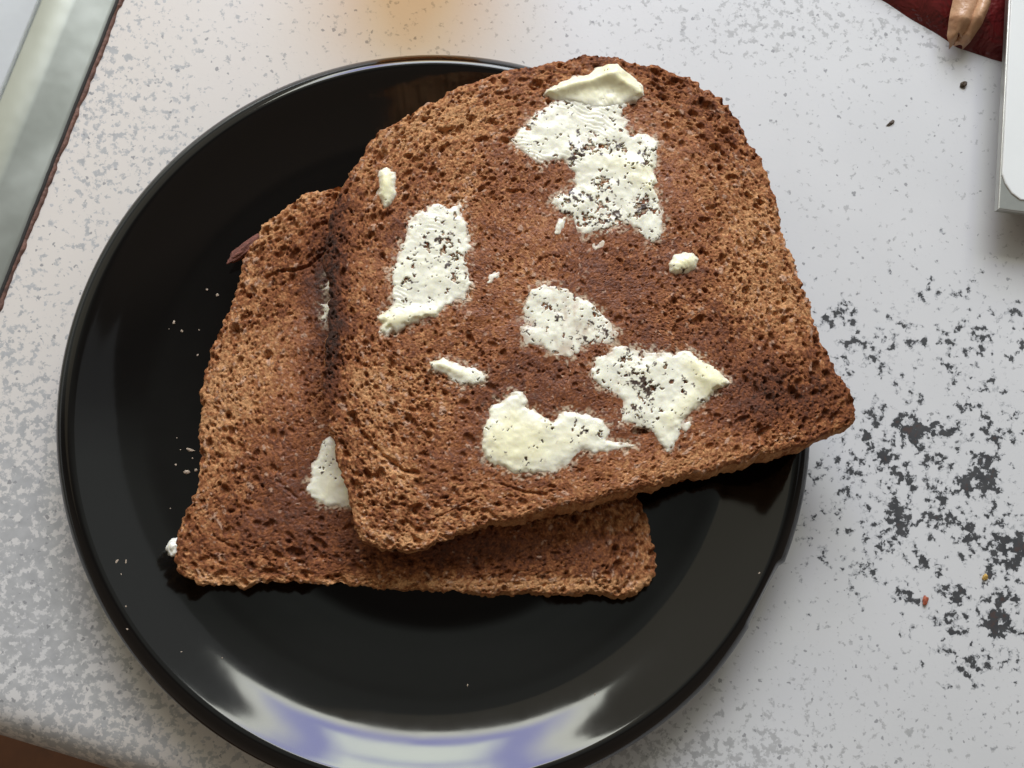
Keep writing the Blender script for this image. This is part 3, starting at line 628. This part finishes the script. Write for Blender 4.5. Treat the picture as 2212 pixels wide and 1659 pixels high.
# ------------------------------------------------------------------ butter
B_THICK, B_THIN, B_SPECK = np.array([0.95, 0.885, 0.56]), np.array([0.90, 0.875, 0.71]), np.array([0.06, 0.04, 0.03])
def butter(S, name, pts, hmax, speck=0.3, ridges=0.0, rdir=0.0, arc=None, lumps=(), edge=0.8, seed=0, label=None, slope=0.7, speckblobs=None):
    w = P([p[0] for p in pts], [p[1] for p in pts], S.ztop + 0.0003)[:, :2]
    lo, hi = w.min(0) - 0.0025, w.max(0) + 0.0025
    st = 0.0002
    gx, gy = np.arange(lo[0], hi[0], st), np.arange(lo[1], hi[1], st)
    X, Y = np.meshgrid(gx, gy); Xm, Ym = X * 1000, Y * 1000
    PX, PY = to_px(np.stack([X, Y, np.full_like(X, S.ztop)], -1))
    d = sdist(X, Y, w) * 1000
    d = d + (fbm(Xm, Ym, 2.6, seed) - .5) * 2.4 * edge + (vnoise(Xm, Ym, 0.9, seed + 3) - .5) * 0.9 * edge
    h = hmax * (1 - np.exp(-np.clip(d, 0, None) * slope / max(hmax, .25)))
    h = h + (fbm(Xm, Ym, 6, seed + 5) - .5) * 0.5 * np.clip(d, 0, 1) + (fbm(Xm, Ym, 2.0, seed + 6, 2) - .5) * 0.34 * np.clip(d, 0, 1)
    thickm = np.zeros_like(X)
    for cx, cy, sx, sy, r, hh in lumps:
        bl = blob(PX, PY, cx, cy, sx, sy, r); h = h + hh * bl * np.clip(d * 0.9, 0, 1); thickm = np.maximum(thickm, bl * min(hh, 1))
    if ridges:
        if arc is not None:
            ac = P1(arc[0], arc[1], S.ztop); ph = np.hypot(X - ac[0], Y - ac[1]) * 1000
        else:
            ph = Xm * math.cos(rdir) + Ym * math.sin(rdir)
        ph = ph + (fbm(Xm, Ym, 5, seed + 8) - .5) * 3.0
        rw = sstep(0.46, 0.64, fbm(Xm, Ym, 9, seed + 9)) * (0.5 + vnoise(Xm, Ym, 2, seed + 10))
        saw = (ph / (1.15)) % 1.0
        h = h + 0.8 * ridges * rw * (np.where(saw < .75, saw / .75, (1 - saw) / .25) - .5) * np.clip(d, 0, 1)
    h = np.where(d > 0, h, d * 1.2) - 0.12
    z = S.base(X, Y) + h / 1000
    # crumbs and burnt specks caught in the butter
    c = vnoise(Xm, Ym, 1.1, seed + 12)
    xs_, ys_ = Xm + (vnoise(Xm, Ym, 0.6, seed + 31) - .5) * 1.0, Ym + (vnoise(Xm, Ym, 0.6, seed + 32) - .5) * 1.0
    sn = 0.52 * vnoise(xs_, ys_, 0.95, seed + 11) + 0.48 * vnoise(xs_ * .9 + .4 * ys_, ys_, 0.42, seed + 13)
    cl = fbm(Xm, Ym, 3.4, seed + 14)
    dens = speck * np.ones_like(X)
    for cx, cy, sx, sy, a in (speckblobs or ()): dens = dens + a * blob(PX, PY, cx, cy, sx, sy)
    thr_ = 0.91 - 0.345 * np.clip(dens, 0, 1.1) ** 0.6 * sstep(0.25, 0.60, cl) - 0.05 * np.clip(dens * 6, 0, 1)
    sp = (sn > thr_) & (d > -0.2)
    tk = np.clip(np.maximum(sstep(0.35, 1.2, h) * 0.75, thickm) , 0, 1)[..., None]
    C = B_THIN * (1 - tk) + B_THICK * tk
    C = C * (0.97 + 0.06 * vnoise(Xm, Ym, 3, seed + 16))[..., None]
    thin = sstep(0.30, -0.05, h + (vnoise(Xm, Ym, 0.8, seed + 17) - .5) * 0.25)[..., None]
    C = C * (1 - thin * .6) + np.array([0.46, 0.29, 0.19]) * thin * .6
    tone = (c * 3.7 % 1.0)[..., None]
    halo = sstep(0.10, 0.0, thr_ - sn)[..., None] * 0.35
    C = C * (1 - halo) + np.array([0.30, 0.22, 0.15]) * halo
    C = np.where(sp[..., None], B_SPECK * (0.6 + 1.6 * tone), C)
    pits_ = sp & (vnoise(Xm, Ym, 1.6, seed + 21) > 0.42)
    z = z - np.where(pits_, (h + 0.55) / 1000, 0)
    ok = d > -0.5
    id_ = np.arange(X.size).reshape(X.shape)
    m = ok[:-1, :-1] & ok[:-1, 1:] & ok[1:, 1:] & ok[1:, :-1]
    F = np.stack([id_[:-1, :-1], id_[:-1, 1:], id_[1:, 1:], id_[1:, :-1]], -1)[m]
    used, inv = np.unique(F, return_inverse=True); F = inv.reshape(-1, 4)
    V = np.stack([X, Y, z], -1).reshape(-1, 3)[used]
    o = mesh_np(name, V, F, M_BUT, S.root, attrs={'col': C.reshape(-1, 3)[used]}, origin=S.org)
    if label: o['label'] = label
    return o

butter(top, 'butter_smear', A2, 0.50, 0.26, 0.13, arc=(1120, 560), seed=1000, speckblobs=((1290, 300, 60, 40, .3), (1250, 400, 40, 60, .4), (1330, 480, 90, 30, .5), (1395, 465, 15, 15, 1.2)),
       lumps=((1370, 360, 60, 14, 10, 0.5), (1400, 400, 30, 12, 20, .5)), label='wide ridged butter smear full of dark crumbs')
butter(top, 'butter_curl', A1, 0.9, 0.02, 0.10, rdir=0.6, seed=1100, edge=.3, slope=1.2, lumps=((1322, 152, 24, 12, 25, 1.3), (1262, 182, 60, 9, -14, 1.7), (1345, 184, 30, 9, 24, 1.7)), label='thick yellow curl of butter pushed up at the end of the smear')
butter(top, 'butter_smear', Bp, 0.55, 0.14, 0.14, rdir=1.35, seed=1200, speckblobs=((960, 540, 40, 40, .55), (870, 600, 20, 40, .3)), lumps=((840, 690, 22, 14, -20, .9), (900, 685, 40, 10, -12, .6)), label='tall butter smear narrowing to a blob at its foot')
butter(top, 'butter_smear', Cp, 0.38, 0.27, 0, seed=1300, label='thin half melted butter smear dotted with dark crumbs')
butter(top, 'butter_smear', Dp, 0.55, 0.16, 0, seed=1400, speckblobs=((1320, 800, 40, 25, .5), (1375, 860, 25, 40, .8), (1420, 820, 40, 20, .3)), lumps=((1530, 815, 34, 16, 45, 1.6), (1480, 880, 50, 16, -40, .5)), label='butter smear with a thick pointed yellow lip')
butter(top, 'butter_smear', Ep, 0.8, 0.05, 0, seed=1500, edge=.6, lumps=((1110, 960, 60, 50, 0, .6),), speckblobs=((1240, 920, 50, 25, .2),), label='thick clean pale butter smear near the bottom crust')
butter(top, 'butter_dab', Fpz, 0.7, 0.12, 0, seed=1600, edge=.5, lumps=((965, 792, 40, 8, 25, .6),), slope=1.2)
butter(top, 'butter_dab', Gp, 1.0, 0.03, 0, seed=1700, edge=.4, lumps=((834, 400, 10, 26, 0, 1.0),), slope=1.6)
butter(top, 'butter_dab', Hp, 1.0, 0.12, 0.10, rdir=0.9, seed=1800, edge=.4, lumps=((1475, 570, 20, 14, -20, 1.0),), slope=1.6)
butter(top, 'butter_dab', [(1052, 600), (1062, 588), (1078, 586), (1076, 600), (1066, 612), (1056, 610)], 0.4, 0.1, 0, seed=1900, edge=.8)
butter(top, 'butter_dab', [(1466, 922), (1474, 908), (1494, 908), (1498, 920), (1482, 930)], 0.5, 0.1, 0, seed=1950, edge=.6)
butter(top, 'butter_dab', [(1205, 470), (1222, 466), (1226, 480), (1212, 498), (1198, 502), (1196, 490)], 0.35, 0.3, 0, seed=1970, edge=.9)
butter(top, 'butter_dab', [(1275, 525), (1300, 520), (1306, 534), (1288, 540), (1276, 536)], 0.3, 0.3, 0, seed=1980, edge=1.0)
butter(low, 'butter_smear', Kp, 0.75, 0.06, 0, seed=2000, edge=.6, speckblobs=((705, 970, 14, 40, .35),), label='smooth pale butter smear partly tucked under the upper slice')
butter(low, 'butter_dab', Lp, 0.8, 0.1, 0, seed=2100, edge=.5, slope=1.3)

# ------------------------------------------------------------------ small lumps and crumbs
def lump(seed, sub=2, amp=0.35, fr=0.7):
    import bmesh
    bm = bmesh.new(); bmesh.ops.create_icosphere(bm, subdivisions=sub, radius=1.0)
    V = np.array([v.co for v in bm.verts]); F = np.array([[v.index for v in f.verts] for f in bm.faces]); bm.free()
    n = vnoise(V[:, 0] + 3 * V[:, 2], V[:, 1] - 2 * V[:, 2], fr, seed) + 0.5 * vnoise(V[:, 0] - V[:, 2], V[:, 1] + V[:, 2], fr / 2, seed + 1)
    return V * (1 + amp * (n - 0.75))[:, None], F
def lump_obj(name, loc, size, seed, mat, parent=None, rot=0, sub=2, amp=0.5, origin=None, cols=None):
    V, F = lump(seed, sub, amp); V = V * np.asarray(size)[None]
    c, s = math.cos(rot), math.sin(rot); V = V @ np.array([[c, s, 0], [-s, c, 0], [0, 0, 1]])
    at = {'col': np.repeat(np.array(cols)[None], len(V), 0)} if cols is not None else None
    o = mesh_np(name, V, F, mat, parent, smooth=False if sub < 3 else True, attrs=at)
    o.location = np.asarray(loc) - (np.asarray(origin) if origin is not None else 0)
    return o
# butter flake on the corner of the lower slice
w = P1(379, 1184, 0.0165)
lump_obj('butter_dab', w, (0.0019, 0.0021, 0.0014), 11, M_BUT, low.root, sub=4, amp=0.7, origin=low.org, cols=(0.86, 0.83, 0.72))
# torn strip of crust
V, F = lump(21, 4, 0.5)
a_, b_ = P1(562, 508, 0.0150), P1(502, 562, 0.0135)
d_ = (b_ - a_); L_ = np.linalg.norm(d_); ang_ = math.atan2(d_[1], d_[0])
M_FLAP = mat_simple('dark_crust', (0.17, 0.06, 0.04), 0.75, vary=0.5, scale=1.2, bumps=0.8, bscale=2.0)
lump_obj('torn_crust', (a_ + b_) / 2, (L_ * 0.62, 0.0014, 0.0011), 21, M_FLAP, low.root, rot=ang_, sub=4, amp=0.5, origin=low.org)

M_CRUMB = mat_simple('pale_crumb', (0.45, 0.36, 0.27), 0.8, vary=0.3, scale=2.0)
M_CRUMBB = mat_simple('brown_crumb', (0.30, 0.16, 0.08), 0.8, vary=0.4, scale=2.0)
def crumb_on(px, py, size, seed, mat, label, group, elong=1.3, rot=0.0, on='plate'):
    z = 0.01
    for _ in range(4):
        w = P1(px, py, z); z = float(plate_z(np.hypot(w[0] - PCEN[0], w[1] - PCEN[1]))) if on == 'plate' else 0.0
    w = P1(px, py, z)
    size = size * (0.8 if on == 'plate' else 1.0)
    o = lump_obj('bread_crumb', (w[0], w[1], z + size * 0.45), (size * elong, size, size * 0.7), seed, mat, rot=rot, sub=2, amp=0.8)
    return tag(o, label, 'crumb', group)
g1 = 'pale crumbs on the plate beside the toast'
for i, (x, y, s, e) in enumerate([(447, 626, .35, 1.2), (470, 637, .45, 1.1), (376, 697, .4, 1.5), (393, 715, .38, 1.3), (430, 713, .2, 1), (427, 767, .25, 1.4), (365, 710 + 1, .14, 1)]):
    crumb_on(x, y, s / 1000, 40 + i, M_CRUMB, ('pale crumb of a close pair under the torn crust', 'larger pale crumb of a close pair under the torn crust', 'oblong pale crumb on the bare plate beside the toast', 'pale pointed crumb on the bare plate beside the toast')[i] if i < 4 else 'tiny pale speck of crumb on the bare plate beside the toast', g1, e, i * 0.8)
g2 = 'brown crumbs on the plate against the lower slice'
for i, (x, y, s, e) in enumerate([(411, 972, .55, 2.6), (404, 1020, .7, 1.5), (424, 1016, .5, 1.2), (416, 990, .28, 1), (380, 1004, .3, 1), (382, 946, .2, 1), (390, 972, .2, 1), (368, 1098, .2, 1)]):
    crumb_on(x, y, s / 1000, 60 + i, M_CRUMB, 'small tan crumb on the plate against the lower slice crust', g2, e, -0.3 + i * 0.5) if i > 2 else crumb_on(x, y, s / 1000, 60 + i, M_CRUMB, ('long thin tan sliver of crumb beside the lower slice', 'biggest tan crumb on the plate beside the lower slice', 'round tan crumb touching the crust of the lower slice')[i], g2, e, -0.3 + i * 0.5)
g3 = 'specks of crumb on the lower rim of the plate'
for i, (x, y, s, e) in enumerate([(252, 1213, .3, 3), (272, 1213, .25, 3), (262, 1240, .15, 2), (272, 1310, .25, 1), (275, 1359, .25, 1.5), (480, 1421, .22, 1), (392, 1408, .16, 2), (1640, 1235 + 3, .2, 2), (1285, 1500, .2, 2), (1010, 1480, .2, 2)]):
    crumb_on(x, y, s / 1000, 80 + i, M_CRUMB, 'thin pale sliver of crumb near the rim, below the butter flake' if i < 3 else 'faint speck of crumb on the bare lower rim of the plate', g3, e, 1.0 + i * 0.4)
M_SEED = mat_simple('dark_seed', (0.055, 0.035, 0.018), 0.6, vary=0.5, scale=1.5)
M_RED = mat_simple('red_crumb', (0.30, 0.07, 0.03), 0.6, vary=0.5, scale=1.5); M_YEL = mat_simple('yellow_crumb', (0.42, 0.26, 0.06), 0.7, vary=0.5, scale=1.5)
crumb_on(2127, 1247, .0008, 101, M_YEL, 'yellow brown crumb on the dark flecked worktop', 'stray bits on the worktop', 1.2, .5, 'top')
crumb_on(1997, 1297, .0008, 102, M_RED, 'reddish crumb on the worktop beyond the chipped rim', 'stray bits on the worktop', 1.6, 1.3, 'top')
crumb_on(2080, 183, .0008, 103, M_SEED, 'dark seed on the white worktop below the red packet', 'stray bits on the worktop', 1.4, .7, 'top')
crumb_on(1924, 266, .0005, 104, M_SEED, 'thin dark sliver on the bare white worktop', 'stray bits on the worktop', 2.6, .6, 'top')

# ------------------------------------------------------------------ shallow steel tray at the right
def box_ring(name, cx, cy, pts, z0, z1, mat, parent, org, bev=0.0004):
    """extruded convex polygon (world xy, ccw) with a small bevel"""
    p = np.asarray(pts); c = p.mean(0)
    n = len(p)
    def inset(k): return p + (c - p) / np.linalg.norm(c - p, axis=1)[:, None] * k
    L = [(inset(0), z0), (inset(0), z1 - bev), (inset(bev * .5), z1 - bev * .3), (inset(bev * 1.4), z1)]
    V = np.concatenate([np.concatenate([a, np.full((n, 1), z)], 1) for a, z in L] + [[[*c, z1]], [[*c, z0]]])
    F = []
    for k in range(3):
        for i in range(n):
            j = (i + 1) % n; F += [[k * n + i, k * n + j, (k + 1) * n + j], [k * n + i, (k + 1) * n + j, (k + 1) * n + i]]
    for i in range(n):
        j = (i + 1) % n; F += [[3 * n + i, 3 * n + j, 4 * n], [j, i, 4 * n + 1]]
    return mesh_np(name, V, F, mat, parent, smooth=False, origin=org)
ZS = 0.013
q0 = P1(2156, 452, ZS)[:2]; q1_ = P1(2179, 0, ZS)[:2]
dirv = (q1_ - q0) / np.linalg.norm(q1_ - q0); dirh = np.array([dirv[1], -dirv[0]])
def sq(a, b): return q0 + dirh * a + dirv * b
so2 = np.array([*sq(0.05, 0.06), 0.0])
M_SCB = mat_simple('scale_steel_rim', (0.42, 0.42, 0.39), 0.3, 0.85, vary=0.08, scale=0.2)
M_SCW = mat_simple('scale_white_top', (0.74, 0.75, 0.72), 0.16, 0.0, spec=0.6, vary=0.03, scale=0.05, bumps=0.12, bscale=0.12)
M_SCG = mat_simple('scale_base_grey', (0.12, 0.12, 0.12), 0.5)
sc_ = empty('kitchen_scale', so2)
tag(sc_, 'flat white topped kitchen scale with grey metal rim on the worktop', 'scale')
box_ring('platform', 0, 0, [sq(0, 0), sq(.15, 0), sq(.15, .16), sq(0, .16)], ZS - 0.0022, ZS, M_SCB, sc_, so2)
ins = [sq(.0052, .0022), sq(.14, .0022), sq(.147, .009), sq(.147, .152), sq(.14, .158), sq(.0012, .158), sq(.0012, .0085)]
ins = [sq(.0062, .0036)] + [sq(.14, .0036), sq(.147, .010), sq(.147, .152), sq(.14, .158), sq(.0005, .158), sq(.0005, .0105), sq(.0016, .0078), sq(.0036, .0052)]
box_ring('white_top', 0, 0, ins, ZS - 0.0005, ZS + 0.0005, M_SCW, sc_, so2, bev=0.0003)
box_ring('base', 0, 0, [sq(.008, .008), sq(.142, .008), sq(.142, .152), sq(.008, .152)], 0.0, ZS - 0.0022, M_SCG, sc_, so2)

# ------------------------------------------------------------------ red packet, upper right
a0, a1 = P1(1880, -14, 0.0)[:2], P1(2092, 117, 0.0)[:2]
pd = (a1 - a0) / np.linalg.norm(a1 - a0); pn = np.array([-pd[1], pd[0]])
a1 = a1 + pd * 0.030
so3 = np.array([*(a0 + pn * 0.02), 0.0])
pk = empty('red_packet', so3)
tag(pk, 'crumpled dark red plastic packet with a tan paper fold behind the toast', 'packet')
t = NT('red_film'); v = t.obj(1000)
n = t.noise(v, 0.10, 4, 0.6, 0.8)
t.set(Base_Color=t.mix(n, (0.07, 0.007, 0.011), (0.19, 0.024, 0.02)), Roughness=0.16, Specular_IOR_Level=0.5)
t.bump(t.noise(v, 0.14, 3, 0.6, 0.5), 0.7, 0.003)
M_FILM = t.m
t = NT('tan_paper'); v = t.obj(1000)
n = t.noise(v, 0.22, 4, 0.6)
t.set(Base_Color=t.mix(n, (0.34, 0.13, 0.06), (0.64, 0.43, 0.25)), Roughness=0.35)
t.bump(t.noise(v, 0.25, 3, 0.6), 0.5, 0.001)
M_PAP = t.m
Lk = np.linalg.norm(a1 - a0)
nu, nv = 220, 60
uu, vv = np.meshgrid(np.linspace(-0.03, Lk, nu), np.linspace(0, 1, nv))
# profile across: rises steeply from the foot, rounds over, flat behind
pa = vv * 0.062
hh = 0.0088 * (1 - np.exp(-pa / 0.006)) * np.clip((Lk - uu) / 0.004, 0, 1) ** 0.5
hh = hh + 0.0016 * (fbm(uu * 1000, pa * 1000, 14, 70) - .5) * np.clip(pa / .006, 0, 1) * np.clip((Lk - uu) / .004, 0, 1)
ubend = np.linalg.norm(P1(2062, 112, 0.0)[:2] - a0)
pa = pa + 0.26 * np.clip(uu - ubend, 0, None)
XYp = a0[None, None] + pd[None, None] * uu[..., None] + pn[None, None] * (pa + 0.0012 * (vnoise(uu * 1000, pa * 1000, 9, 71) - .5))[..., None]
ov = (XYp - q0) @ dirh - 0.0065
Vk = np.concatenate([XYp, hh[..., None]], -1).reshape(-1, 3); ik = np.arange(nu * nv).reshape(nv, nu)
Fk = np.stack([ik[:-1, :-1], ik[:-1, 1:], ik[1:, 1:], ik[1:, :-1]], -1).reshape(-1, 4)
Fk = Fk[(ov.ravel()[Fk] < 0).all(1)]
used_, inv_ = np.unique(Fk, return_inverse=True); Vk = Vk[used_]; Fk = inv_.reshape(-1, 4)
film = mesh_np('film', Vk, Fk, M_FILM, pk, origin=so3)
# folded tan paper lying over the film edge
def ribbon(name, line, wid, mat, seed):
    """line: list of (px, py, z); wid list"""
    n = 40; ln = np.array([P1(a, b, z) for a, b, z in line]); s = np.linspace(0, len(ln) - 1, n)
    C_ = np.stack([np.interp(s, range(len(ln)), ln[:, k]) for k in range(3)], 1); wd = np.interp(s, range(len(ln)), wid)
    T = np.gradient(C_, axis=0)[:, :2]; T /= np.linalg.norm(T, axis=1)[:, None]; Nn = np.stack([-T[:, 1], T[:, 0]], 1)
    k = 9; V = np.zeros((n, k, 3)); q = np.linspace(-1, 1, k)
    V[..., :2] = C_[:, None, :2] + Nn[:, None] * (q[None] * wd[:, None])[..., None]
    V[..., 2] = C_[:, None, 2] + 0.0025 * (1 - q[None] ** 2) + 0.0008 * (vnoise(np.repeat(s[:, None], k, 1) * 2, np.repeat(q[None] * 2, n, 0), 1.0, seed) - .5)
    i_ = np.arange(n * k).reshape(n, k)
    F = np.stack([i_[:-1, :-1], i_[:-1, 1:], i_[1:, 1:], i_[1:, :-1]], -1).reshape(-1, 4)
    return mesh_np(name, V.reshape(-1, 3), F, mat, pk, origin=so3)
ribbon('paper_fold', [(2056, 100, .0016), (2060, 80, .0055), (2076, 45, .0085), (2090, 0, .0090), (2092, -30, .0090)], [.0016, .0022, .0036, .0044, .0044], M_PAP, 5)
ribbon('paper_fold', [(2068, 105, .0014), (2084, 84, .0050), (2106, 45, .0088), (2124, 5, .0096), (2128, -25, .0096)], [.0014, .0020, .0024, .0022, .0022], M_PAP, 6)

# ------------------------------------------------------------------ translucent orange pot beyond the plate; its tinted shadow falls on the worktop
t = NT('orange_plastic'); 
tr = t.node('BsdfTransparent', {'Color': (0.98, 0.79, 0.55, 1)})
t.set(Base_Color=(0.75, 0.30, 0.08), Roughness=0.3)
mx = t.node('MixShader', {0: 0.12, 1: tr.outputs[0], 2: t.b.outputs[0]})
t.l.new(mx.outputs[0], t.n['Material Output'].inputs['Surface'])
oc = P1(910, -275, 0.0)
pf = np.array([(0.0, 0.0), (0.020, 0.0), (0.0225, 0.0015), (0.026, 0.044), (0.0268, 0.045), (0.0262, 0.0455), (0.0252, 0.044), (0.0215, 0.0025), (0.0, 0.0022)])
ta = np.linspace(0, 2 * np.pi, 64, endpoint=False)
Vj = np.zeros((len(pf), 64, 3)); Vj[..., 0] = oc[0] + pf[:, 0][:, None] * np.cos(ta); Vj[..., 1] = oc[1] + pf[:, 0][:, None] * np.sin(ta); Vj[..., 2] = pf[:, 1][:, None] + 0.0002
ij = np.arange(len(pf) * 64).reshape(len(pf), 64)
Fj = np.stack([ij[:-1], np.roll(ij, -1, 1)[:-1], np.roll(ij, -1, 1)[1:], ij[1:]], -1).reshape(-1, 4)
tag(mesh_np('orange_pot', Vj.reshape(-1, 3), Fj, t.m, origin=(oc[0], oc[1], 0)), 'small translucent orange plastic pot standing on the worktop beyond the plate', 'pot')
